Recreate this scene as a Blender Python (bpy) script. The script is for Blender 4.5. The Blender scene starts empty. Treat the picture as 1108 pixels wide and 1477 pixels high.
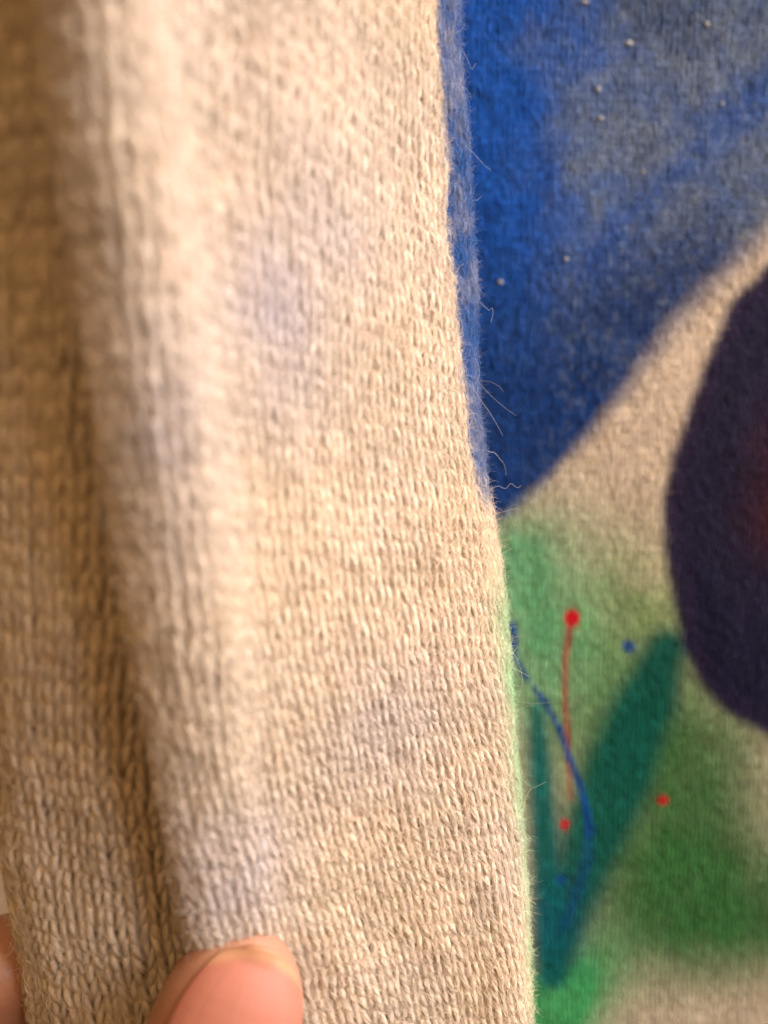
import bpy, bmesh, math, random
import numpy as np
from mathutils import Vector

# ------------------------------------------------------------------ camera, world, lamps, exposure
# metres; the camera looks along +Y, X is right, Z is up; MM turns millimetres into metres
MM = 0.001
FPX = 1100.0                       # focal length of the phone lens in pixels of the photograph
sc = bpy.context.scene
col = sc.collection

cam_d = bpy.data.cameras.new('camera')
cam_d.sensor_fit = 'VERTICAL'
cam_d.lens = 6.86
cam_d.sensor_height = 6.86 * 1477.0 / FPX
cam_d.sensor_width = cam_d.sensor_height
cam_d.clip_start = 0.005
cam_d.clip_end = 50
cam_d.dof.use_dof = True
cam_d.dof.focus_distance = 0.1115
cam_d.dof.aperture_fstop = 2.4
cam = bpy.data.objects.new('camera', cam_d)
cam.rotation_euler = (math.pi / 2, 0, 0)
col.objects.link(cam)
sc.camera = cam

world = bpy.data.worlds.new('World')
sc.world = world
world.use_nodes = True
bg = world.node_tree.nodes['Background']
bg.inputs['Color'].default_value = (1.0, 0.58, 0.25, 1)
bg.inputs['Strength'].default_value = 0.20


def area_lamp(name, loc, target, size, power, color):
    d = bpy.data.lights.new(name, 'AREA')
    d.shape = 'DISK'
    d.size = size
    d.energy = power
    d.color = color
    o = bpy.data.objects.new(name, d)
    o.location = loc
    v = Vector(target) - Vector(loc)
    o.rotation_euler = v.to_track_quat('-Z', 'Y').to_euler()
    col.objects.link(o)
    return o


area_lamp('ceiling_lamp', (0.06, -0.46, 0.46), (0.0, 0.10, 0.0), 0.50, 3.0, (1.0, 0.68, 0.33))
area_lamp('window_light', (0.66, -0.14, 0.30), (0.0, 0.10, 0.0), 0.85, 25.0, (0.92, 0.95, 1.0))

sc.view_settings.view_transform = 'Standard'
sc.view_settings.look = 'None'
sc.view_settings.exposure = 0.25
sc.view_settings.gamma = 1.0
sc.view_settings.use_curve_mapping = False
sc.render.engine = 'CYCLES'
sc.cycles.max_bounces = 6
sc.cycles.diffuse_bounces = 4
sc.cycles.use_denoising = True
sc.cycles.denoising_prefilter = 'FAST'

# ------------------------------------------------------------------ small helpers
rng = np.random.default_rng(7)
random.seed(7)


def pt(px, py, d):
    """a point of the photograph at depth d (mm) as a place in the scene (mm)"""
    return np.array([(px - 554.0) * d / FPX, d, (738.5 - py) * d / FPX])


def lin(r, g, b):
    c = np.array([r, g, b], float) / 255.0
    return np.where(c <= 0.04045, c / 12.92, ((c + 0.055) / 1.055) ** 2.4)


def smooth(e0, e1, x):
    t = np.clip((x - e0) / (e1 - e0), 0, 1)
    return t * t * (3 - 2 * t)


def _hash(ix, iy, seed):
    h = (ix.astype(np.int64) * 374761393 + iy.astype(np.int64) * 668265263 + seed * 1442695041) & 0xffffffff
    h = ((h ^ (h >> 13)) * 1274126177) & 0xffffffff
    return ((h ^ (h >> 16)) & 0xffff) / 65535.0


def vnoise(x, y, seed=0):
    ix = np.floor(x); iy = np.floor(y)
    fx = x - ix; fy = y - iy
    fx = fx * fx * (3 - 2 * fx); fy = fy * fy * (3 - 2 * fy)
    ix = ix.astype(np.int64); iy = iy.astype(np.int64)
    a = _hash(ix, iy, seed); b = _hash(ix + 1, iy, seed)
    c = _hash(ix, iy + 1, seed); d = _hash(ix + 1, iy + 1, seed)
    return (a * (1 - fx) + b * fx) * (1 - fy) + (c * (1 - fx) + d * fx) * fy


def fnoise(x, y, seed=0, octv=3):
    s = 0; a = 0.5; n = 0
    for k in range(octv):
        s = s + a * vnoise(x * 2 ** k, y * 2 ** k, seed + 17 * k); n += a; a *= 0.5
    return s / n


def tag(o, label=None, cat=None, group=None, kind=None):
    if label: o['label'] = label
    if cat: o['category'] = cat
    if group: o['group'] = group
    if kind: o['kind'] = kind
    return o


def empty(name, loc=(0, 0, 0)):
    o = bpy.data.objects.new(name, None)
    o.location = loc
    o.empty_display_size = 0.01
    col.objects.link(o)
    return o


def mesh_obj(name, verts_mm, faces, mat, parent=None, colors=None, yarn=None, smooth_shade=True):
    """verts in millimetres -> one mesh object"""
    me = bpy.data.meshes.new(name)
    v = np.ascontiguousarray(verts_mm * MM, dtype=np.float32)
    f = np.ascontiguousarray(faces, dtype=np.int32)
    nf, k = f.shape
    me.vertices.add(len(v)); me.vertices.foreach_set('co', v.ravel())
    me.loops.add(nf * k); me.loops.foreach_set('vertex_index', f.ravel())
    me.polygons.add(nf)
    me.polygons.foreach_set('loop_start', np.arange(0, nf * k, k, dtype=np.int32))
    me.update(calc_edges=True)
    if smooth_shade:
        me.polygons.foreach_set('use_smooth', np.ones(nf, dtype=bool))
    if colors is not None:
        a = me.attributes.new('paint', 'FLOAT_COLOR', 'POINT')
        c = np.ones((len(v), 4), np.float32); c[:, :3] = colors
        a.data.foreach_set('color', c.ravel())
    if yarn is not None:
        a = me.attributes.new('yarn', 'FLOAT_VECTOR', 'POINT')
        a.data.foreach_set('vector', np.ascontiguousarray(yarn, dtype=np.float32).ravel())
    me.materials.append(mat)
    me.validate()
    o = bpy.data.objects.new(name, me)
    col.objects.link(o)
    if parent is not None:
        o.parent = parent
    return o


# ------------------------------------------------------------------ materials
def new_mat(name):
    m = bpy.data.materials.new(name)
    m.use_nodes = True
    nt = m.node_tree
    return m, nt, nt.nodes['Principled BSDF'], nt.nodes['Material Output']


def yarn_material():
    m, nt, p, out = new_mat('wool_yarn')
    N, L = nt.nodes, nt.links
    at = N.new('ShaderNodeAttribute'); at.attribute_name = 'paint'
    ya = N.new('ShaderNodeAttribute'); ya.attribute_name = 'yarn'
    # twisted fibres: noise stretched along the twist of the yarn
    mp = N.new('ShaderNodeMapping'); mp.inputs['Scale'].default_value = (0.9, 7.0, 1.0)
    L.new(ya.outputs['Vector'], mp.inputs['Vector'])
    n1 = N.new('ShaderNodeTexNoise'); n1.inputs['Scale'].default_value = 1.6
    n1.inputs['Detail'].default_value = 3; n1.inputs['Roughness'].default_value = 0.65
    L.new(mp.outputs['Vector'], n1.inputs['Vector'])
    tc = N.new('ShaderNodeTexCoord')
    n2 = N.new('ShaderNodeTexNoise'); n2.inputs['Scale'].default_value = 420
    n2.inputs['Detail'].default_value = 2
    L.new(tc.outputs['Object'], n2.inputs['Vector'])
    # melange: fibres of slightly different tone
    rr = N.new('ShaderNodeValToRGB')
    rr.color_ramp.elements[0].position = 0.30; rr.color_ramp.elements[0].color = (0.70, 0.66, 0.62, 1)
    rr.color_ramp.elements[1].position = 0.72; rr.color_ramp.elements[1].color = (1.16, 1.16, 1.16, 1)
    L.new(n1.outputs['Fac'], rr.inputs['Fac'])
    mul = N.new('ShaderNodeMix'); mul.data_type = 'RGBA'; mul.blend_type = 'MULTIPLY'
    mul.inputs['Factor'].default_value = 1.0
    L.new(at.outputs['Color'], mul.inputs['A']); L.new(rr.outputs['Color'], mul.inputs['B'])
    r2 = N.new('ShaderNodeValToRGB')
    r2.color_ramp.elements[0].position = 0.35; r2.color_ramp.elements[0].color = (0.90, 0.88, 0.90, 1)
    r2.color_ramp.elements[1].position = 0.65; r2.color_ramp.elements[1].color = (1.06, 1.05, 1.02, 1)
    L.new(n2.outputs['Fac'], r2.inputs['Fac'])
    mul2 = N.new('ShaderNodeMix'); mul2.data_type = 'RGBA'; mul2.blend_type = 'MULTIPLY'
    mul2.inputs['Factor'].default_value = 1.0
    L.new(mul.outputs['Result'], mul2.inputs['A']); L.new(r2.outputs['Color'], mul2.inputs['B'])
    L.new(mul2.outputs['Result'], p.inputs['Base Color'])
    bp = N.new('ShaderNodeBump'); bp.inputs['Strength'].default_value = 0.9
    bp.inputs['Distance'].default_value = 0.00012
    L.new(n1.outputs['Fac'], bp.inputs['Height'])
    L.new(bp.outputs['Normal'], p.inputs['Normal'])
    p.inputs['Roughness'].default_value = 0.75
    p.inputs['Specular IOR Level'].default_value = 0.08
    p.inputs['Sheen Weight'].default_value = 0.04
    p.inputs['Sheen Roughness'].default_value = 0.5
    tr = N.new('ShaderNodeBsdfTranslucent')
    L.new(mul2.outputs['Result'], tr.inputs['Color'])
    mx = N.new('ShaderNodeMixShader'); mx.inputs['Fac'].default_value = 0.20
    L.new(p.outputs['BSDF'], mx.inputs[1]); L.new(tr.outputs['BSDF'], mx.inputs[2])
    L.new(mx.outputs['Shader'], out.inputs['Surface'])
    return m


def fibre_material():
    m, nt, p, out = new_mat('wool_fibre')
    N, L = nt.nodes, nt.links
    at = N.new('ShaderNodeAttribute'); at.attribute_name = 'paint'
    L.new(at.outputs['Color'], p.inputs['Base Color'])
    p.inputs['Roughness'].default_value = 0.6
    p.inputs['Specular IOR Level'].default_value = 0.12
    tr = N.new('ShaderNodeBsdfTranslucent')
    L.new(at.outputs['Color'], tr.inputs['Color'])
    mx = N.new('ShaderNodeMixShader'); mx.inputs['Fac'].default_value = 0.35
    L.new(p.outputs['BSDF'], mx.inputs[1]); L.new(tr.outputs['BSDF'], mx.inputs[2])
    L.new(mx.outputs['Shader'], out.inputs['Surface'])
    return m


def skin_material():
    m, nt, p, out = new_mat('skin')
    N, L = nt.nodes, nt.links
    tc = N.new('ShaderNodeTexCoord')
    n = N.new('ShaderNodeTexNoise'); n.inputs['Scale'].default_value = 140; n.inputs['Detail'].default_value = 4
    L.new(tc.outputs['Object'], n.inputs['Vector'])
    r = N.new('ShaderNodeValToRGB')
    r.color_ramp.elements[0].position = 0.3; r.color_ramp.elements[0].color = (0.29, 0.115, 0.065, 1)
    r.color_ramp.elements[1].position = 0.7; r.color_ramp.elements[1].color = (0.36, 0.165, 0.095, 1)
    L.new(n.outputs['Fac'], r.inputs['Fac']); L.new(r.outputs['Color'], p.inputs['Base Color'])
    p.inputs['Roughness'].default_value = 0.45
    p.inputs['Subsurface Weight'].default_value = 0.35
    p.inputs['Subsurface Radius'].default_value = (1.0, 0.35, 0.2)
    p.inputs['Subsurface Scale'].default_value = 0.0022
    v = N.new('ShaderNodeTexVoronoi'); v.inputs['Scale'].default_value = 1600
    L.new(tc.outputs['Object'], v.inputs['Vector'])
    b = N.new('ShaderNodeBump'); b.inputs['Strength'].default_value = 0.35; b.inputs['Distance'].default_value = 0.0001
    L.new(v.outputs['Distance'], b.inputs['Height']); L.new(b.outputs['Normal'], p.inputs['Normal'])
    return m


def nail_material():
    m, nt, p, out = new_mat('fingernail')
    N, L = nt.nodes, nt.links
    at = N.new('ShaderNodeAttribute'); at.attribute_name = 'paint'
    ya = N.new('ShaderNodeAttribute'); ya.attribute_name = 'yarn'
    mp = N.new('ShaderNodeMapping'); mp.inputs['Scale'].default_value = (0.05, 2.2, 1)
    L.new(ya.outputs['Vector'], mp.inputs['Vector'])
    n = N.new('ShaderNodeTexNoise'); n.inputs['Scale'].default_value = 1.0; n.inputs['Detail'].default_value = 3
    L.new(mp.outputs['Vector'], n.inputs['Vector'])
    r = N.new('ShaderNodeValToRGB')
    r.color_ramp.elements[0].position = 0.3; r.color_ramp.elements[0].color = (0.93, 0.92, 0.9, 1)
    r.color_ramp.elements[1].position = 0.7; r.color_ramp.elements[1].color = (1.05, 1.05, 1.05, 1)
    L.new(n.outputs['Fac'], r.inputs['Fac'])
    mul = N.new('ShaderNodeMix'); mul.data_type = 'RGBA'; mul.blend_type = 'MULTIPLY'; mul.inputs['Factor'].default_value = 1
    L.new(at.outputs['Color'], mul.inputs['A']); L.new(r.outputs['Color'], mul.inputs['B'])
    L.new(mul.outputs['Result'], p.inputs['Base Color'])
    b = N.new('ShaderNodeBump'); b.inputs['Strength'].default_value = 0.6; b.inputs['Distance'].default_value = 0.0001
    L.new(n.outputs['Fac'], b.inputs['Height']); L.new(b.outputs['Normal'], p.inputs['Normal'])
    p.inputs['Roughness'].default_value = 0.62
    p.inputs['Specular IOR Level'].default_value = 0.3
    p.inputs['Subsurface Weight'].default_value = 0.25
    p.inputs['Subsurface Radius'].default_value = (1.0, 0.4, 0.25)
    p.inputs['Subsurface Scale'].default_value = 0.0012
    return m


M_YARN = yarn_material()
M_FIBRE = fibre_material()
M_SKIN = skin_material()
M_NAIL = nail_material()

# ------------------------------------------------------------------ cloth surfaces
BEIGE = np.array([0.645, 0.508, 0.380])
PYS = np.array([-350, 0, 300, 600, 900, 1200, 1450, 1800.0])
ZG = np.linspace(-100, 100, 401)          # heights of the cloth grid, mm


def spline_interp(x, xs, ys):
    """monotone-ish cubic through (xs, ys), linear beyond both ends; xs ascending"""
    m = np.gradient(ys, xs)
    i = np.clip(np.searchsorted(xs, x) - 1, 0, len(xs) - 2)
    h = xs[i + 1] - xs[i]; t = (x - xs[i]) / h
    tt = np.clip(t, 0, 1)
    r = ((2 * tt**3 - 3 * tt**2 + 1) * ys[i] + (tt**3 - 2 * tt**2 + tt) * h * m[i]
         + (-2 * tt**3 + 3 * tt**2) * ys[i + 1] + (tt**3 - tt**2) * h * m[i + 1])
    r = r + np.where(t < 0, t * h * m[i], 0) + np.where(t > 1, (t - 1) * h * m[i + 1], 0)
    return r


def column(pxs, ds, dx=0.0, dd=0.0):
    """one lengthwise line of the cloth: x and depth (mm) at every height of ZG"""
    d = np.asarray(ds, float)
    X = (np.asarray(pxs, float) - 554.0) * d / FPX
    Z = (738.5 - PYS) * d / FPX
    o = np.argsort(Z)
    return np.stack([spline_interp(ZG, Z[o], X[o]) + dx, spline_interp(ZG, Z[o], d[o]) + dd], 1)   # (nz, 2)


class Cloth:
    def __init__(self, cols, nu=420, wob=0.5, seed=1, dents=()):
        C = np.stack(cols, 1)                                   # (nz, k, 2)
        nz, k, _ = C.shape
        ch = np.concatenate([[0], np.cumsum(np.sqrt(((C[:, 1:] - C[:, :-1])**2).sum(-1)).mean(0))])
        fine = np.linspace(0, ch[-1], 900)
        S = np.zeros((nz, 900, 2))
        for a in range(2):
            for j in range(nz):
                S[j, :, a] = spline_interp(fine, ch, C[j, :, a])
        seg = np.sqrt(((S[:, 1:] - S[:, :-1])**2).sum(-1))
        arc = np.concatenate([np.zeros((nz, 1)), np.cumsum(seg, 1)], 1)
        uu = np.linspace(0, 1, nu)
        P = np.zeros((nz, nu, 3))
        self.colu = np.array([np.interp(c, fine, (arc / arc[:, -1:]).mean(0)) for c in ch])   # where each column lies in u
        for j in range(nz):
            q = arc[j] / arc[j, -1]
            P[j, :, 0] = np.interp(uu, q, S[j, :, 0])
            P[j, :, 1] = np.interp(uu, q, S[j, :, 1])
        P[:, :, 2] = ZG[:, None]
        # soften kinks along the height
        for _ in range(6):
            P[1:-1, :, :2] = 0.25 * P[:-2, :, :2] + 0.5 * P[1:-1, :, :2] + 0.25 * P[2:, :, :2]
        self.width = float(arc[:, -1].mean())
        U, Z = np.meshgrid(uu * self.width, ZG)
        N = self._normals(P)
        w = (fnoise(U / 9.0, Z / 11.0, seed, 2) - 0.5) * 2 * wob + (fnoise(U / 3.4, Z / 3.6, seed + 5, 2) - 0.5) * wob * 0.7
        P = P + N * w[..., None]
        for (c, r0, dep, rise) in dents:            # where a finger presses the cloth in
            r = np.sqrt(((P - c) ** 2).sum(-1))
            P = P + N * (-dep * np.exp(-(r / r0) ** 2) + rise * np.exp(-((r - 1.5 * r0) / (0.42 * r0)) ** 2))[..., None]
        self.P = P
        self.N = self._normals(P)
        self.nu, self.nz = nu, nz

    @staticmethod
    def _normals(P):
        du = np.gradient(P, axis=1); dz = np.gradient(P, axis=0)
        n = np.cross(du, dz)
        return n / np.maximum(np.linalg.norm(n, axis=-1, keepdims=True), 1e-9)

    def at(self, u, z):
        """surface point and normal at u in 0..1 and height z (mm)"""
        a = np.clip(u, 0, 1) * (self.nu - 1); b = np.clip((z - ZG[0]) / (ZG[1] - ZG[0]), 0, self.nz - 1.001)
        i = np.minimum(a.astype(int), self.nu - 2); j = b.astype(int)
        fa = (a - i)[..., None]; fb = (b - j)[..., None]
        out = []
        for G in (self.P, self.N):
            out.append((G[j, i] * (1 - fa) + G[j, i + 1] * fa) * (1 - fb) + (G[j + 1, i] * (1 - fa) + G[j + 1, i + 1] * fa) * fb)
        return out[0], out[1]


SEG, SIDES = 20, 8


def knit(cloth, parent, name, paint, W, R, rad, z0, z1, u0=0.0, u1=1.0, tilt=0.0, seed=3, depth=0.9, vee=0.035, squeeze=0.0, fibres=0, fibre_rad=0.02, jit=1.0, lean=0.0):
    """wales of interlocked loops over u0..u1, each wale a mesh of its own below the panel"""
    nw_all = max(4, int(round(cloth.width / W)))
    i0, i1 = int(math.floor(u0 * nw_all - lean * 60 / W)), int(math.ceil(u1 * nw_all))
    rows = np.arange(z0, z1, R)
    nr = len(rows)
    ang = np.arange(SIDES) / SIDES * 2 * np.pi

    def loop(w, S_, Rw):
        """centre of the yarn and cloth normal: w wale (may be an array), S_ place along the loop, Rw height of the row"""
        ul = w + S_ + vee * np.sin(4 * np.pi * S_)
        zl = Rw + 0.84 * R * np.cos(2 * np.pi * S_)
        ri = np.round((Rw - z0) / R)
        gx = (w + S_) * 2.0
        q = np.maximum(0, -8.0 - zl)
        ul = ul + lean * q * q / (q + 14.0) / W           # the thumb drags the wales sideways
        # uneven hand of the yarn: every loop a little different, continuous along the yarn
        ul = ul + (vnoise(gx, ri * 3.1 + 7, seed) - 0.5) * 0.24 * jit + (fnoise(ul / 5, zl / 12, seed + 1) - 0.5) * 0.5
        zl = zl + (vnoise(gx, ri * 2.3 + 3, seed + 2) - 0.5) * R * 0.34 * jit + (fnoise(ul / 6, zl / 9, seed + 3) - 0.5) * R * 0.7
        uf = ul / nw_all
        zz = zl * (1 - squeeze * (1 - uf)) + tilt * (uf - 0.5)
        P, N = cloth.at(uf, zz)
        off = -np.cos(4 * np.pi * S_) * rad * depth + (vnoise(gx * 1.3, ri * 1.7, seed + 4) - 0.5) * rad * 0.8 * jit
        return P + N * off[..., None], N, uf, zz, gx, ri

    def frame(w, S_, Rw):
        C, N, uf, zz, gx, ri = loop(w, S_, Rw)
        T = loop(w, S_ + 0.02, Rw)[0] - loop(w, S_ - 0.02, Rw)[0]
        T /= np.maximum(np.linalg.norm(T, axis=-1, keepdims=True), 1e-9)
        B = np.cross(T, N); B /= np.maximum(np.linalg.norm(B, axis=-1, keepdims=True), 1e-9)
        return C, T, B, np.cross(B, T), uf, zz, gx, ri

    ns = SEG + 1
    s_ = np.arange(ns) / SEG
    for wi in range(i0, i1):
        S_, Rw = np.meshgrid(s_, rows)                    # (nr, ns)
        C, T, B, Nn, uf, zz, gx, ri = frame(float(wi), S_, Rw)
        rr = rad * (0.84 + 0.34 * vnoise(gx * 1.7, ri * 5.3, seed + 5))
        lump = 1 + 0.22 * (vnoise(gx[:, :, None] * 4 + ang[None, None] * 1.3, ri[:, :, None] * 9.0 + ang[None, None] * 2.2, seed + 6) - 0.5)
        rr = rr[:, :, None] * lump
        V = (C[:, :, None, :] + rr[..., None] * (np.cos(ang)[None, None, :, None] * B[:, :, None, :]
                                                 + 0.9 * np.sin(ang)[None, None, :, None] * Nn[:, :, None, :]))
        ln = (wi + s_) * 2.6 * W
        yl = np.zeros((nr, ns, SIDES, 3))
        yl[..., 0] = ln[None, :, None] + rows[:, None, None] * 13.7
        yl[..., 1] = ang[None, None, :] / (2 * np.pi) * 1.0 + ln[None, :, None] * 0.45
        yl[..., 2] = rows[:, None, None] * 3.1
        V = V.reshape(-1, 3)
        a = (np.arange(nr)[:, None, None] * ns + np.arange(ns - 1)[None, :, None]) * SIDES
        k = np.arange(SIDES)[None, None, :]; k2 = (k + 1) % SIDES
        F = np.stack([a + k, a + k2, a + SIDES + k2, a + SIDES + k], -1).reshape(-1, 4)
        mesh_obj(name, V, F, M_YARN, parent, paint(V, np.repeat(uf.reshape(-1), SIDES), np.repeat(zz.reshape(-1), SIDES)), yl.reshape(-1, 3))
    if not fibres:
        return
    # the fibres the yarn is spun from: they wind round each loop and fray away at their ends
    g = np.random.default_rng(seed + 99)
    K = 7
    w0 = np.repeat(np.arange(i0, i1), nr * fibres).astype(float)
    r0 = np.tile(np.repeat(rows, fibres), i1 - i0)
    n = len(w0)
    f = np.linspace(0, 1, K)[None]
    S0 = g.uniform(-0.1, 0.9, n)[:, None]; dS = (g.uniform(0.12, 0.42, n) * g.choice([-1, 1], n))[:, None]
    S_ = S0 + dS * f
    wv = np.repeat(w0[:, None], K, 1); Rv = np.repeat(r0[:, None], K, 1)
    C, T, B, Nn, uf, zz, gx, ri = frame(wv, S_, Rv)
    ph = g.uniform(0, 2 * np.pi, n)[:, None] + dS * f * g.normal(8.0, 5.0, n)[:, None]
    ends = np.abs(f - 0.4) ** 2 * np.abs(g.normal(0, 1.1, n))[:, None] * 2.2
    rho = rad * (0.84 + np.abs(g.normal(0, 0.36, n))[:, None] + ends)
    pos = C + rho[..., None] * (np.cos(ph)[..., None] * B + 0.95 * np.sin(ph)[..., None] * Nn)
    c = paint(C[:, 3], uf[:, 3], zz[:, 3]) * g.uniform(0.68, 1.32, (n, 1))
    curves_obj('yarn_fibres', pos, c, fibre_rad * g.uniform(0.6, 1.3, n), parent)


def curves_obj(name, pos, c, rad, parent):
    n, K, _ = pos.shape
    cu = bpy.data.hair_curves.new(name)
    cu.add_curves([K] * n)
    cu.points.foreach_set('position', np.ascontiguousarray(pos.reshape(-1, 3) * MM, dtype=np.float32).ravel())
    r = np.tile(np.linspace(1, 0.5, K), n) * np.repeat(rad, K) * MM
    ra = cu.attributes.get('radius') or cu.attributes.new('radius', 'FLOAT', 'POINT')
    ra.data.foreach_set('value', r.astype(np.float32))
    ca = cu.attributes.new('paint', 'FLOAT_COLOR', 'POINT')
    cc = np.ones((n * K, 4), np.float32); cc[:, :3] = np.repeat(np.clip(c, 0.001, 0.9), K, 0)
    ca.data.foreach_set('color', cc.ravel())
    cu.materials.append(M_FIBRE)
    o = bpy.data.objects.new(name, cu)
    col.objects.link(o)
    o.parent = parent
    o['kind'] = 'stuff'
    return o


def sheet(cloth, name, paint, parent, back=1.0, su=3, sz=4):
    """solid backing added under the stitches to block light through their gaps, with a thickness"""
    P = cloth.P[::sz, ::su]; N = cloth.N[::sz, ::su]
    nz, nu, _ = P.shape
    front = (P - N * back).reshape(-1, 3); rear = (P - N * (back + 0.9)).reshape(-1, 3)
    V = np.concatenate([front, rear])
    j, i = np.meshgrid(np.arange(nz - 1), np.arange(nu - 1), indexing='ij')
    q = np.stack([j * nu + i, j * nu + i + 1, (j + 1) * nu + i + 1, (j + 1) * nu + i], -1).reshape(-1, 4)
    n = nz * nu
    F = [q, q[:, ::-1] + n]
    def rim(ids):
        ids = np.asarray(ids)
        return np.stack([ids[:-1], ids[:-1] + n, ids[1:] + n, ids[1:]], -1)
    F += [rim(np.arange(nu)), rim((nz - 1) * nu + np.arange(nu)[::-1]), rim(np.arange(nz)[::-1] * nu), rim(np.arange(nz) * nu + nu - 1)]
    F = np.concatenate(F)
    U, Z = np.meshgrid(np.linspace(0, 1, cloth.nu)[::su], ZG[::sz])
    u = np.tile(U.ravel(), 2); z = np.tile(Z.ravel(), 2)
    yl = np.stack([z * 1.0, u * 40, u * 0], -1)
    return mesh_obj(name, V, F, M_YARN, parent, paint(V, u, z), yl)


def fuzz(cloth, parent, name, paint, n, u0, u1, z0, z1, lo=0.8, hi=3.2, lift=0.35, radius=0.011, seed=1, tint=0.35, base=0.5):
    """loose wool fibres standing off the yarn"""
    g = np.random.default_rng(seed)
    u = g.uniform(u0, u1, n); z = g.uniform(z0, z1, n)
    P, N = cloth.at(u, z)
    A, _ = cloth.at(np.clip(u + 0.004, 0, 1), z)
    T = A - P + 1e-6; T /= np.linalg.norm(T, axis=-1, keepdims=True)
    B = np.cross(N, T)
    K = 7
    L = lo + (hi - lo) * g.random(n) ** 2.6
    th = g.uniform(0, 2 * np.pi, n)
    up = np.clip(g.normal(lift, 0.3, n), -0.15, 1.5)
    curl = g.normal(0, 1.5, n); bend = g.normal(-0.5, 0.9, n)
    pos = np.zeros((n, K, 3))
    p = P + N * (base * g.uniform(0.1, 1.2, n))[:, None]
    pos[:, 0] = p
    wob = g.normal(0, 0.35, (n, K))
    for k in range(1, K):
        f = k / (K - 1)
        t2 = th + curl * f + wob[:, k]
        e = up + bend * f
        d = (np.cos(t2) * np.cos(e))[:, None] * T + (np.sin(t2) * np.cos(e))[:, None] * B + np.sin(e)[:, None] * N
        p = p + d * (L / (K - 1))[:, None]
        pos[:, k] = p
    c = paint(P, u, z)
    c = c * (1 - tint) + BEIGE * 1.1 * tint
    c = np.clip(c * g.uniform(0.85, 1.2, (n, 1)), 0, 0.9)
    return curves_obj(name, pos, c, g.uniform(0.7, 1.3, n) * radius, parent)


# ------------------------------------------------------------------ the sprayed and dripped picture on the sweater's front
# the picture lies in the plane of the painted front: its own coordinates are mm across and mm up on that cloth
PZ0, PSL = 168.0, -0.10            # depth of the painted front at height 0 and its lean


def P2(px, py):
    d = PZ0 / (1.0 - PSL * (738.5 - py) / FPX)
    return ((px - 554.0) * d / FPX, (738.5 - py) * d / FPX)


MMPX = PZ0 / FPX                   # mm on the cloth for one pixel of the photograph


def seg_dist(X, Z, pts, widths=None):
    """distance (mm) to a polyline, with the local half-width taken off"""
    best = np.full(X.shape, 1e9)
    pts = [P2(*p) for p in pts]
    for k in range(len(pts) - 1):
        ax, az = pts[k]; bx, bz = pts[k + 1]
        dx, dz = bx - ax, bz - az
        t = np.clip(((X - ax) * dx + (Z - az) * dz) / (dx * dx + dz * dz + 1e-12), 0, 1)
        d = np.hypot(X - ax - t * dx, Z - az - t * dz)
        if widths is not None:
            d = d - (widths[k] * (1 - t) + widths[k + 1] * t) * MMPX
        best = np.minimum(best, d)
    return best


def poly_sdf(X, Z, pts):
    pts = [P2(*p) for p in pts]
    best = np.full(X.shape, 1e9); inside = np.zeros(X.shape, bool)
    n = len(pts)
    for k in range(n):
        ax, az = pts[k]; bx, bz = pts[(k + 1) % n]
        dx, dz = bx - ax, bz - az
        t = np.clip(((X - ax) * dx + (Z - az) * dz) / (dx * dx + dz * dz + 1e-12), 0, 1)
        best = np.minimum(best, np.hypot(X - ax - t * dx, Z - az - t * dz))
        cond = ((az > Z) != (bz > Z)) & (X < dx * (Z - az) / (dz + 1e-12) + ax)
        inside ^= cond
    return np.where(inside, -best, best)


def blob(X, Z, px, py, rx, ry, p=2.0):
    cx, cz = P2(px, py)
    return np.exp(-(np.abs((X - cx) / (rx * MMPX)) ** p + np.abs((Z - cz) / (ry * MMPX)) ** p))


BLUE_EDGE = [(560, -400), (1500, -400), (1500, -60), (1160, 275), (1108, 335), (1050, 395), (1000, 440), (950, 500), (905, 560), (860, 615),
             (815, 665), (770, 710), (740, 738), (712, 752), (640, 760), (560, 700)]
NAVY_EDGE = [(1500, 330), (1230, 330), (1108, 380), (1055, 436), (1022, 510), (992, 590), (966, 660), (955, 720), (957, 790), (968, 860),
             (984, 930), (1012, 990), (1050, 1030), (1108, 1062), (1250, 1090), (1500, 1000)]


def mixc(c, a, color):
    return c * (1 - a[:, None]) + np.asarray(color) * a[:, None]


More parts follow.
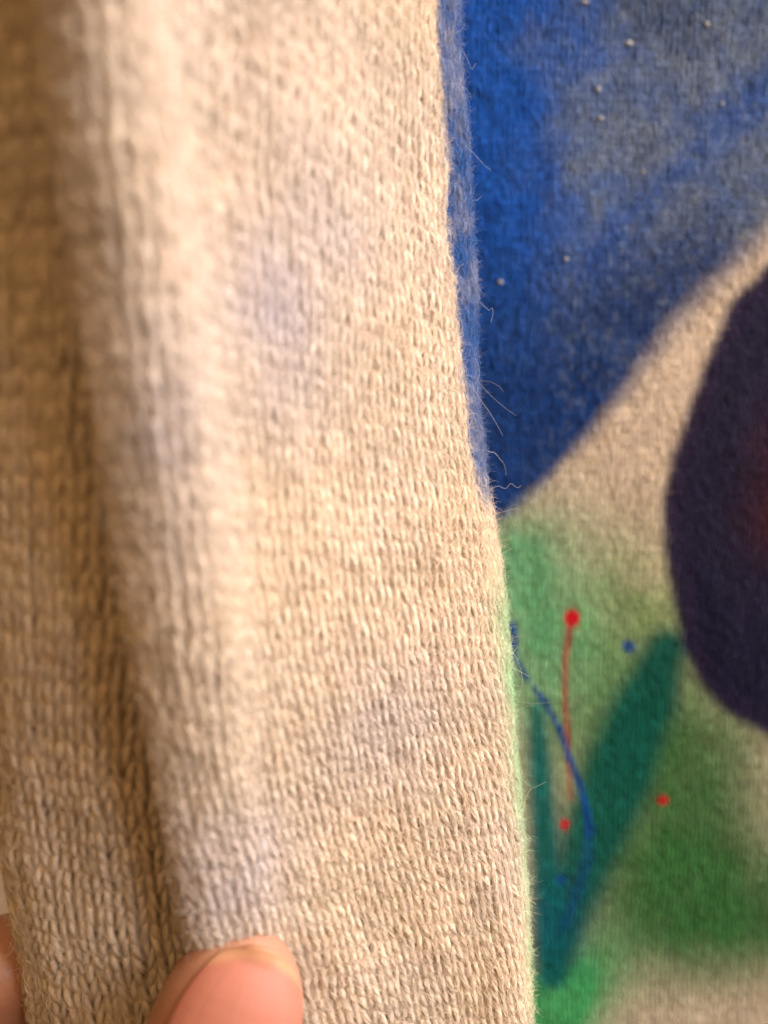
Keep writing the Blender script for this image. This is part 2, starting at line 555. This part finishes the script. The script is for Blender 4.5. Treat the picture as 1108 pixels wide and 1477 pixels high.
def paint_front(V, u, z):
    X, Z = V[:, 0], V[:, 2]
    n_f = fnoise(X / 1.3, Z / 1.5, 41, 2); n_m = fnoise(X / 5.0, Z / 5.0, 42, 3); n_l = fnoise(X / 13.0, Z / 12.0, 43, 2)
    c = np.tile(BEIGE * 0.92, (len(X), 1))
    # green washes
    lg = lin(92, 168, 118); og = lin(120, 150, 76)
    a = 0.55 * blob(X, Z, 890, 890, 170, 110) + 0.45 * blob(X, Z, 880, 1080, 150, 170)
    c = mixc(c, np.clip(a * (0.7 + 0.6 * n_m), 0, 0.8), og)
    a = 0.58 * blob(X, Z, 775, 870, 105, 125) + 0.55 * blob(X, Z, 745, 800, 60, 60) + 0.40 * blob(X, Z, 770, 1000, 60, 110) + 0.35 * blob(X, Z, 860, 1000, 90, 120)
    c = mixc(c, np.clip(a * (0.8 + 0.4 * n_m), 0, 0.85), lg)
    a = 2.2 * blob(X, Z, 1000, 1190, 150, 190) + 2.4 * blob(X, Z, 1050, 1315, 140, 85) + 0.7 * blob(X, Z, 920, 1050, 110, 90) + 0.5 * blob(X, Z, 890, 1290, 70, 110)
    a = (1 - np.exp(-a)) * (0.94 + 0.12 * n_m) * (1 - 0.35 * blob(X, Z, 1112, 1130, 45, 120))
    c = mixc(c, np.clip(a, 0, 0.95), lin(28, 100, 40))
    a = 1.1 * blob(X, Z, 800, 1450, 70, 70) + 0.6 * blob(X, Z, 850, 1390, 60, 60) + 0.5 * blob(X, Z, 770, 1500, 60, 80)
    c = mixc(c, np.clip(a, 0, 0.92), lin(45, 160, 92))
    # teal leaf strokes
    d = seg_dist(X, Z, [(962, 935), (930, 1020), (890, 1120), (855, 1210), (825, 1290), (800, 1370), (792, 1400)], [30, 46, 54, 50, 40, 31, 18])
    c = mixc(c, (1 - smooth(-3.2, 3.4, d + (n_m - 0.5) * 1.4)) * 0.97, lin(0, 88, 74))
    d = seg_dist(X, Z, [(773, 1020), (778, 1100), (784, 1200), (790, 1300), (797, 1400)], [9, 17, 21, 23, 18])
    c = mixc(c, (1 - smooth(-2.2, 2.4, d)) * 0.97, lin(0, 104, 98))
    c = mixc(c, 0.6 * blob(X, Z, 800, 1330, 45, 70), lin(0, 88, 112))
    # blue field
    d = poly_sdf(X, Z, BLUE_EDGE)
    soft = 2.6 + 2.2 * smooth(30, 70, X)
    a = 1 - smooth(-soft, soft * 0.9, d + (n_m - 0.5) * 2.0)
    right = smooth(P2(700, 0)[0], P2(970, 0)[0], X + (n_l - 0.5) * 22 + (n_m - 0.5) * 12)
    up = smooth(P2(0, 560)[1], P2(0, 300)[1], Z - 0.25 * (X - 40) + (n_l - 0.5) * 20)
    bl = mixc(np.tile(lin(0, 80, 168), (len(X), 1)), np.clip(0.75 * (1 - up) + 0.25 * right, 0, 1), lin(0, 48, 106))
    grey = np.clip(right * up * (0.72 + 0.9 * (n_m - 0.25)), 0, 0.92)
    stripe = 1 - smooth(-3.5, 4.5, seg_dist(X, Z, [(1180, 90), (1060, 165), (985, 245), (900, 320), (860, 380)], [30, 28, 16, 16, 30]))
    bl = mixc(bl, grey * (1 - 0.6 * stripe), lin(100, 112, 134))
    bl = mixc(bl, 0.65 * np.clip(blob(X, Z, 920, 440, 110, 60) + blob(X, Z, 1010, 370, 70, 60), 0, 1), lin(8, 38, 86))
    bl = mixc(bl, 0.55 * blob(X, Z, 960, 20, 90, 40), lin(30, 56, 96))
    bl = mixc(bl, 0.45 * smooth(0.5, 0.85, n_f) * (0.08 + 0.92 * right), lin(120, 128, 140))      # paint missed the tops of the fibres
    bl = mixc(bl, 0.5 * (1 - smooth(0.12, 0.4, n_f)), lin(6, 34, 84))
    c = mixc(c, np.clip(a, 0, 1) * 0.985, 0) + bl * (np.clip(a, 0, 1) * 0.985)[:, None]
    # dark flower
    d = poly_sdf(X, Z, NAVY_EDGE)
    a = 1 - smooth(-1.7, 1.7, d + (n_m - 0.5) * 0.9)
    nv = np.tile(lin(11, 6, 46), (len(X), 1))
    nv = mixc(nv, 0.8 * np.clip(1 - smooth(-10, -1, d), 0, 1) * 0 + 0.6 * smooth(-7, -0.5, d), lin(42, 24, 62))
    red = np.clip(0.6 * blob(X, Z, 1130, 690, 58, 105, 2.6) + 0.4 * blob(X, Z, 1125, 760, 55, 50), 0, 1)
    nv = mixc(nv, red * (0.45 + 0.5 * n_m), lin(66, 2, 20))
    c = mixc(c, a * 0.98, 0) + nv * (a * 0.98)[:, None]
    # drips and dots
    rd = lin(200, 10, 36)
    c = mixc(c, 0.5 * (1 - smooth(-0.8, 1.0, seg_dist(X, Z, [(850, 1195), (846, 1240), (832, 1285), (812, 1335)], [7, 9, 9, 6]))), lin(0, 66, 124))
    c = mixc(c, 0.85 * (1 - smooth(-0.5, 0.7, seg_dist(X, Z, [(822, 900), (816, 950), (815, 1000), (818, 1060), (820, 1100), (822, 1150)], [4, 3.4, 3, 3, 2.6, 1.2]))) * (0.75 + 0.5 * n_m), lin(168, 16, 40))
    for (x, y, rx, ry, al) in [(825, 891, 12, 13, 1), (813, 1187, 6.5, 9, 0.9), (957, 1155, 9, 8, 0.95)]:
        c = mixc(c, al * (1 - smooth(0.7, 1.25, np.hypot((X - P2(x, y)[0]) / (rx * MMPX), (Z - P2(x, y)[1]) / (ry * MMPX)))), rd)
    bd = lin(4, 66, 140)
    dash = [(738, 905, 738, 940, 8), (744, 950, 751, 962, 2.5), (754, 966, 760, 978, 4), (770, 992, 776, 1000, 3), (781, 1005, 791, 1020, 4.5), (792, 1024, 806, 1050, 3.5),
            (806, 1050, 822, 1095, 4), (822, 1095, 836, 1130, 4), (836, 1130, 846, 1170, 4.5), (846, 1170, 850, 1200, 5.5), (907, 932, 908, 933, 9), (808, 1266, 809, 1267, 7)]
    for (x0, y0, x1, y1, w) in dash:
        c = mixc(c, 0.9 * (1 - smooth(-0.45, 0.6, seg_dist(X, Z, [(x0, y0), (x1, y1)], [w, w]))), bd)
    for (x, y) in [(738, 768), (750, 820)]:
        c = mixc(c, 0.6 * (1 - smooth(0.5, 1.3, np.hypot((X - P2(x, y)[0]), (Z - P2(x, y)[1])) / (4 * MMPX))), lin(20, 70, 90))
    c = c * (0.9 + 0.2 * fnoise(X / 2.2, Z / 2.2, 44, 2))[:, None]
    return np.clip(c, 0.0015, 0.9)


def paint_plain(V, u, z):
    n = fnoise(V[:, 0] / 7, V[:, 2] / 7, 51, 3)
    warm = fnoise(V[:, 0] / 16, V[:, 2] / 16, 52, 2)
    c = np.tile(BEIGE, (len(V), 1)) * (0.90 + 0.2 * n)[:, None]
    return c * (1 + (warm - 0.5)[:, None] * np.array([[0.02, -0.02, -0.14]]))


# ------------------------------------------------------------------ the sweater
sweater = tag(empty('knit_sweater', (0, 0.11, -0.08)), 'beige knitted wool sweater held up in folds, its front sprayed blue, green and dark purple', 'sweater')
ORIGIN = np.array([0, 0.11, -0.08])


def part_fix(o):
    o.matrix_parent_inverse = sweater.matrix_world.inverted()


bpy.context.view_layer.update()

# fold: from the hidden valley round its near rim, over the crest and back round the painted edge
crest_px = [88, 130, 172, 214, 248, 279, 327, 402]
crest_d = [51, 56, 60, 65, 71, 84, 95, 104]
bead_px = [38, 68, 101, 144, 190, 241, 295, 376]
bead_d = [53.5, 58.5, 62.5, 67.5, 73.5, 86.5, 97.5, 106.5]
mid_px = [395, 400, 412, 440, 478, 520, 575, 640]
mid_d = [66, 73, 78, 84, 90, 99, 104, 109]
edge_px = [634, 628, 637, 677, 714, 737, 752, 762]
edge_d = [92, 98, 104, 108, 110, 111, 111, 111]
sil_px = [652, 656, 673, 688, 724, 746, 760, 770]
sil_d = [98, 104, 110, 112, 113, 114, 114, 114]
cols_fold = [
    column(bead_px, bead_d, dx=6.0, dd=24),
    column(bead_px, bead_d, dx=3.4, dd=10),
    column(bead_px, bead_d, dx=1.4, dd=3.2),
    column(bead_px, bead_d, dx=0.3, dd=0.4),
    column(np.array(bead_px) + 15, np.array(bead_d), dd=-1.5),
    column(0.5 * np.array(bead_px) + 0.5 * np.array(crest_px), 0.5 * np.array(bead_d) + 0.5 * np.array(crest_d), dd=-0.9),
    column(np.array(crest_px) + 4, crest_d, dd=-0.2),
    column(np.array(crest_px) + 45, crest_d, dd=0.9),
    column(0.5 * np.array(crest_px) + 0.5 * np.array(mid_px), 0.47 * np.array(crest_d) + 0.53 * np.array(mid_d), dd=-0.8),
    column(mid_px, mid_d),
    column(0.5 * np.array(edge_px) + 0.5 * np.array(mid_px), 0.45 * np.array(edge_d) + 0.55 * np.array(mid_d)),
    column(edge_px, edge_d),
    column(sil_px, sil_d),
    column(sil_px, sil_d, dx=-0.6, dd=4.5),
    column(sil_px, sil_d, dx=-5, dd=9),
    column(sil_px, sil_d, dx=-16, dd=12),
]
fold = Cloth(cols_fold, nu=520, wob=0.45, seed=11, dents=[(pt(365, 1455, 97), 8.5, 2.2, 0.25)])
U_EDGE, U_SIL = fold.colu[11], fold.colu[12]


def paint_fold(V, u, z):
    c = paint_plain(V, u, z)
    n = fnoise(V[:, 0] / 1.6 + V[:, 1] / 2, V[:, 2] / 1.6, 61, 2)
    n2 = fnoise(V[:, 1] / 5, V[:, 2] / 5, 62, 2)
    w = U_SIL - U_EDGE
    zs = 110.0 * (738.5 - 748.0) / FPX
    blue = smooth(zs, zs + 6.0, z + (n - 0.5) * 4)
    grn = 1 - smooth(zs - 17.0, zs - 3.0, z + (n - 0.5) * 5)
    lim_b = U_EDGE - w * 0.15; lim_g = U_EDGE - w * 0.7
    a_b = smooth(lim_b, lim_b + 0.35 * w, u + (n - 0.5) * 0.35 * w) * blue * (0.62 + 0.5 * n2)
    a_g = smooth(lim_g, lim_g + 1.7 * w, u + (n - 0.5) * 0.4 * w) * grn * (0.34 + 0.35 * n2)
    c = mixc(c, np.clip(a_b * (0.75 + 0.5 * n), 0, 0.97), lin(16, 78, 140))
    c = mixc(c, np.clip(a_g, 0, 0.9), lin(104, 190, 124))
    # lilac-grey shading of the fold, put into the yarn colour as soft patches
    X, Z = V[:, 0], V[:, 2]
    shade = np.zeros(len(X))
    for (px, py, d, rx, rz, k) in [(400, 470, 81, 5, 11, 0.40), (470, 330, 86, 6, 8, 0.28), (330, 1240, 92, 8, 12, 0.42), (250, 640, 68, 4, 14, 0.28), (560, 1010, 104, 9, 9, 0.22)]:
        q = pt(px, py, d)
        shade = np.maximum(shade, k * np.exp(-((X - q[0]) / rx) ** 2 - ((Z - q[2]) / rz) ** 2))
    c = mixc(c, shade * (0.6 + 0.8 * n2), lin(176, 168, 182))
    return np.clip(c, 0.002, 0.9)


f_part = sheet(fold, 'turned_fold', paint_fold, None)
f_part.parent = sweater; part_fix(f_part)
f_part['label'] = 'beige fold turned towards the camera, blue and green paint along its edge'
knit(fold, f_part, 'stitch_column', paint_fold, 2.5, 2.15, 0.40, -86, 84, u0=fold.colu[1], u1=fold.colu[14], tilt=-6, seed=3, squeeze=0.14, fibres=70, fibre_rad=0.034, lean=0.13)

# shaded side panel left of the fold
side_px = [-80, -62, -50, -42, -28, 1, 42, 84]
side_d = [55, 60, 64.5, 70, 76, 88, 98, 106]
cols_side = [
    column(side_px, side_d, dx=5, dd=19),
    column(side_px, side_d, dx=-2.6, dd=11.5),
    column(side_px, side_d, dx=-4.3, dd=8.2),
    column(np.array(side_px) + 38, np.array(side_d) + 5.6, dx=-0.4),
    column(np.array(side_px) + 95, np.array(side_d) + 3.4),
    column(np.array(side_px) + 165, np.array(side_d) + 2.2),
    column(np.array(side_px) + 230, np.array(side_d) + 4.0),
    column(np.array(side_px) + 290, np.array(side_d) + 24),
]
side = Cloth(cols_side, nu=320, wob=0.4, seed=23)
s_part = sheet(side, 'side_panel', paint_plain, None)
s_part.parent = sweater; part_fix(s_part)
s_part['label'] = 'shaded plain beige side of the sweater behind the fold'
knit(side, s_part, 'stitch_column', paint_plain, 2.6, 2.4, 0.43, -84, 66, u0=side.colu[0], u1=1.0, tilt=-3, seed=31, fibres=36, fibre_rad=0.034)

# painted front behind the fold
cx = [-130, -75, -30, 8, 30, 55, 84, 118]
wav = [9, 7, 3.5, 1.0, 0.0, 0.3, 0.8, 1.5]
cols_front = [np.stack([np.full_like(ZG, x), PZ0 + PSL * ZG + w + 0.5 * np.sin(ZG / 22 + x / 15)], 1) for x, w in zip(cx, wav)]
ZG_keep = ZG
ZG = np.linspace(-145, 145, 401)
cols_front = [np.stack([np.full_like(ZG, x), PZ0 + PSL * ZG + w + 0.5 * np.sin(ZG / 22 + x / 15)], 1) for x, w in zip(cx, wav)]
front = Cloth(cols_front, nu=620, wob=0.35, seed=37)
p_part = sheet(front, 'painted_front', paint_front, None, back=0.35, su=1, sz=1)
p_part.parent = sweater; part_fix(p_part)
p_part['label'] = 'front of the sweater with soft sprayed blue, green and purple shapes, drips and dots'
knit(front, p_part, 'stitch_column', paint_front, 2.2, 1.75, 0.44, -138, 125, u0=0.545, u1=0.965, seed=43, depth=0.45, fibres=7, fibre_rad=0.035)
fuzz(front, p_part, 'loose_fibres', paint_front, 85000, 0.545, 0.965, -138, 125, lo=0.9, hi=3.2, lift=0.15, radius=0.038, seed=5, tint=0.012, base=0.6)
ZG = ZG_keep

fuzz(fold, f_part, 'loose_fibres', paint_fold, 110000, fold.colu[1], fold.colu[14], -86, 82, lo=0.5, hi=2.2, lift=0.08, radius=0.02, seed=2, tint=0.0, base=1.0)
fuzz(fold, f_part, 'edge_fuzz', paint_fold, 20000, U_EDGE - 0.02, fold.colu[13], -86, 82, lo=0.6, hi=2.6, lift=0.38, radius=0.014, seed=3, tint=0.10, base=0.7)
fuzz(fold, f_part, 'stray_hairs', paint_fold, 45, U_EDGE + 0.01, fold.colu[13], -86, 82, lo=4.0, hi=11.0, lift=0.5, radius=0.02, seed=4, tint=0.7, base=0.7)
fuzz(side, s_part, 'loose_fibres', paint_plain, 10000, side.colu[0], side.colu[6], -84, 66, lo=0.5, hi=2.2, lift=0.08, radius=0.02, seed=6, tint=0.0, base=1.0)


# ------------------------------------------------------------------ lint caught in the blue paint
lint_px = [(843, 5, 9, 5), (907, 62, 10, 6), (1020, 34, 6, 6), (862, 130, 5, 7), (866, 172, 7, 5), (721, 408, 6, 6),
           (815, 376, 5, 5), (928, 248, 5, 4), (1042, 149, 5, 4)]
lint_label = ['pale wool pill at the very top edge of the blue paint',
              'widest pale wool pill, on the grey-blue paint near the top',
              'round pale wool pill nearest the top right corner of the picture',
              'upper of two pale wool pills one above the other on grey-blue paint',
              'lower of two pale wool pills one above the other on grey-blue paint',
              'pale wool pill beside the beige fold, on the plain strong blue paint',
              'pale wool pill on blue paint, well above the pointed lower end of the blue',
              'tiny pale wool pill alone in the middle of the grey-blue patch',
              'tiny pale wool pill beside the blue streak near the right side']
for k, (px, py, rx, ry) in enumerate(lint_px):
    x, z = P2(px, py)
    uf = np.interp(x, front.P[200, :, 0], np.linspace(0, 1, front.nu))
    ZG_keep2 = ZG; ZG = np.linspace(-145, 145, 401)
    p, n = front.at(np.array([uf]), np.array([z]))
    ZG = ZG_keep2
    bm = bmesh.new()
    bmesh.ops.create_icosphere(bm, subdivisions=3, radius=1.0)
    for v in bm.verts:
        q = np.array(v.co)
        r = 0.75 + 0.6 * fnoise(np.array([q[0] * 2.1 + k * 5]), np.array([q[1] * 2.1 + q[2] * 1.7 + k]), 70 + k)[0]
        v.co = Vector((q[0] * rx * 0.55 * MMPX * r, q[1] * 0.4 * r, q[2] * ry * 0.55 * MMPX * r)) * MM
    me = bpy.data.meshes.new('wool_pill'); bm.to_mesh(me); bm.free()
    ca = me.attributes.new('paint', 'FLOAT_COLOR', 'POINT')
    ca.data.foreach_set('color', np.tile(np.array([0.36, 0.35, 0.34, 1], np.float32), len(me.vertices)))
    me.polygons.foreach_set('use_smooth', np.ones(len(me.polygons), dtype=bool))
    me.materials.append(M_YARN)
    o = bpy.data.objects.new('wool_pill', me)
    o.location = (p[0] + n[0] * 0.7) * MM
    col.objects.link(o)
    tag(o, lint_label[k], 'wool pill', 'pale wool pills on the blue paint')


# ------------------------------------------------------------------ the hand holding the fold
def loft(bm, pts, a, b, nref, seg=40, cap=True, shape=2.2):
    """closed tube through pts (mm), half-width a and half-thickness b, nref = direction of the nail side"""
    pts = np.asarray(pts, float); n = len(pts)
    T = np.gradient(pts, axis=0); T /= np.linalg.norm(T, axis=1, keepdims=True)
    rings = []
    for k in range(n):
        nn = np.asarray(nref, float) - T[k] * np.dot(nref, T[k]); nn /= np.linalg.norm(nn)
        ww = np.cross(T[k], nn)
        ring = []
        for q in range(seg):
            t = 2 * math.pi * q / seg
            cx_, cy_ = math.cos(t), math.sin(t)
            e = 2.0 / shape
            p = pts[k] + ww * a[k] * math.copysign(abs(cx_) ** e, cx_) + nn * b[k] * math.copysign(abs(cy_) ** e, cy_)
            ring.append(bm.verts.new(Vector(p * MM)))
        rings.append(ring)
    for k in range(n - 1):
        for q in range(seg):
            bm.faces.new((rings[k][q], rings[k][(q + 1) % seg], rings[k + 1][(q + 1) % seg], rings[k + 1][q]))
    if cap:
        bm.faces.new(rings[0][::-1]); bm.faces.new(rings[-1])


def finger_chain(joints, radii, flat=0.9, tipn=9, step=2.0):
    """centre line and radii of a finger from knuckle to a rounded tip"""
    J = np.asarray(joints, float)
    s = np.concatenate([[0], np.cumsum(np.linalg.norm(np.diff(J, axis=0), axis=1))])
    L = s[-1]
    q = np.arange(0, L, step)
    C = np.stack([spline_interp(q, s, J[:, i]) for i in range(3)], 1)
    r = spline_interp(q, s, np.asarray(radii, float))
    end = J[-1]; dirn = C[-1] - C[-2]; dirn /= np.linalg.norm(dirn)
    rl = float(radii[-1])
    ca, ra = [], []
    for k in range(1, tipn + 1):
        f = k / tipn * 0.985
        ca.append(C[-1] + dirn * rl * f * 0.95); ra.append(rl * math.sqrt(1 - f * f))
    return np.concatenate([C, ca]), np.concatenate([r, ra])


hand = tag(empty('hand', pt(250, 1900, 96) * MM), 'hand with its thumb tip pressed on the bottom of the beige fold', 'hand')
bpy.context.view_layer.update()
bm = bmesh.new()
# thumb: from below the frame, pointing up and a little right, nail towards the camera
TIP = pt(380, 1386, 86.5)
BASE = pt(220, 1780, 82.5)
ax = TIP - BASE; ax /= np.linalg.norm(ax)
NAILN = np.array([0.24, -1.0, 0.20]); NAILN -= ax * np.dot(NAILN, ax); NAILN /= np.linalg.norm(NAILN)
WID = np.cross(ax, NAILN)
tl = np.concatenate([np.array([0.02, 0.15, 0.45, 0.9, 1.5, 2.3, 3.2, 4.3, 5.5, 7.0]), np.arange(8.5, 46, 2.0)])
ta = np.where(tl < 10.0, 8.8 * np.sqrt(np.clip(1 - (1 - np.minimum(tl, 10.0) / 10.0) ** 2.0, 0, 1)), 8.8 + (tl - 10) * 0.06)
tb = np.where(tl < 8.0, 6.6 * np.sqrt(np.clip(1 - (1 - np.minimum(tl, 8.0) / 8.0) ** 2.2, 0, 1)), 6.6 + (tl - 8) * 0.10)
tb = tb * (0.86 + 0.14 * smooth(2.0, 16.0, tl))
tc_ = np.array([TIP - ax * t + NAILN * (-6.35 - 2.2 * np.exp(-t / 3.0)) for t in tl])
loft(bm, tc_, ta, tb, NAILN, shape=2.15)
# ball of the thumb and palm
PALM = pt(30, 2330, 108)
c, r = finger_chain([PALM, pt(170, 2080, 98), tc_[-3]], [16, 14, 11.2])
loft(bm, c, r * 1.0, r * 0.95, NAILN)
# index finger behind the cloth at the lower left, three curled fingers beyond it
for k, (tip, mid_, base_, rr) in enumerate([
        (pt(8, 1385, 112), pt(-70, 1640, 118), pt(-60, 1950, 122), 7.6),
        (pt(30, 1560, 128), pt(-80, 1760, 136), pt(-40, 2080, 132), 7.9),
        (pt(70, 1700, 138), pt(-50, 1900, 148), pt(0, 2200, 142), 7.4),
        (pt(120, 1850, 146), pt(10, 2040, 156), pt(40, 2300, 150), 6.4)]):
    c, r = finger_chain([base_, mid_, tip], [rr + 1.6, rr + 0.7, rr])
    loft(bm, c, r, r * 0.94, np.array([-0.6, 0.6, 0.2]))
    c, r = finger_chain([PALM + np.array([k * 2.0, k * 8.0, -6]), base_], [13, rr + 2.5])
    loft(bm, c, r, r, np.array([-0.6, 0.6, 0.2]))
c, r = finger_chain([PALM + np.array([-6, 4, -45]), PALM + np.array([0, 10, 0])], [22, 25])
loft(bm, c, r * 1.1, r * 0.8, np.array([0.2, -1, 0.0]))
bmesh.ops.recalc_face_normals(bm, faces=bm.faces)
me = bpy.data.meshes.new('skin_surface'); bm.to_mesh(me); bm.free()
me.materials.append(M_SKIN)
hb = bpy.data.objects.new('skin_surface', me); col.objects.link(hb)
rm = hb.modifiers.new('one_surface', 'REMESH'); rm.mode = 'VOXEL'; rm.voxel_size = 0.0007; rm.use_smooth_shade = True
sm = hb.modifiers.new('soften', 'SMOOTH'); sm.factor = 0.5; sm.iterations = 6
hb.parent = hand; hb.matrix_parent_inverse = hand.matrix_world.inverted()

# thumb nail: a curved plate with a pale free edge, set into its folds
nu_, nl_ = 44, 40
V, C3, YL = [], [], []
HALF = math.radians(62)
for j in range(nl_ + 1):
    f = j / nl_
    for i in range(nu_ + 1):
        g = i / nu_ * 2 - 1
        back = 2.4 * abs(g) ** 2.8                                # rounded free edge
        t = -0.15 + back + f * 15.0
        tt = max(t, 0.0)
        aw = np.interp(max(tt, 0.9), tl, ta); bh = np.interp(max(tt, 1.9), tl, tb)
        th = g * HALF + 0.16
        p = TIP - ax * t + NAILN * (-6.2 - 1.0 * math.exp(-tt / 4.0)) + WID * (aw + 0.1) * math.sin(th) + NAILN * (bh + 0.75) * math.cos(th) ** 0.8
        V.append(p)
        fe = 1 - smooth(0.9, 2.0, np.array(t - back + 0.15 + 0.12 * math.sin(g * 9)))
        cc = lin(150, 88, 68) * (1 - fe) + lin(160, 110, 78) * fe
        C3.append(cc); YL.append((t, g * 9, 0))
V = np.array(V)
nv = len(V)
inner = V - np.repeat(NAILN[None] * 0.45, nv, 0)
F = []
for j in range(nl_):
    for i in range(nu_):
        a0 = j * (nu_ + 1) + i
        F.append((a0, a0 + 1, a0 + nu_ + 2, a0 + nu_ + 1)); F.append((a0 + nv, a0 + nu_ + 1 + nv, a0 + nu_ + 2 + nv, a0 + 1 + nv))
for i in range(nu_):
    F.append((i + 1, i, i + nv, i + 1 + nv))
for j in range(nl_):
    a0 = j * (nu_ + 1); F.append((a0, a0 + nu_ + 1, a0 + nu_ + 1 + nv, a0 + nv))
    a1 = a0 + nu_; F.append((a1 + nu_ + 1, a1, a1 + nv, a1 + nu_ + 1 + nv))
nail = mesh_obj('thumb_nail', np.concatenate([V, inner]), np.array(F), M_NAIL, None, np.array(C3 + C3), np.array(YL + YL))
nail.parent = hand; nail.matrix_parent_inverse = hand.matrix_world.inverted()
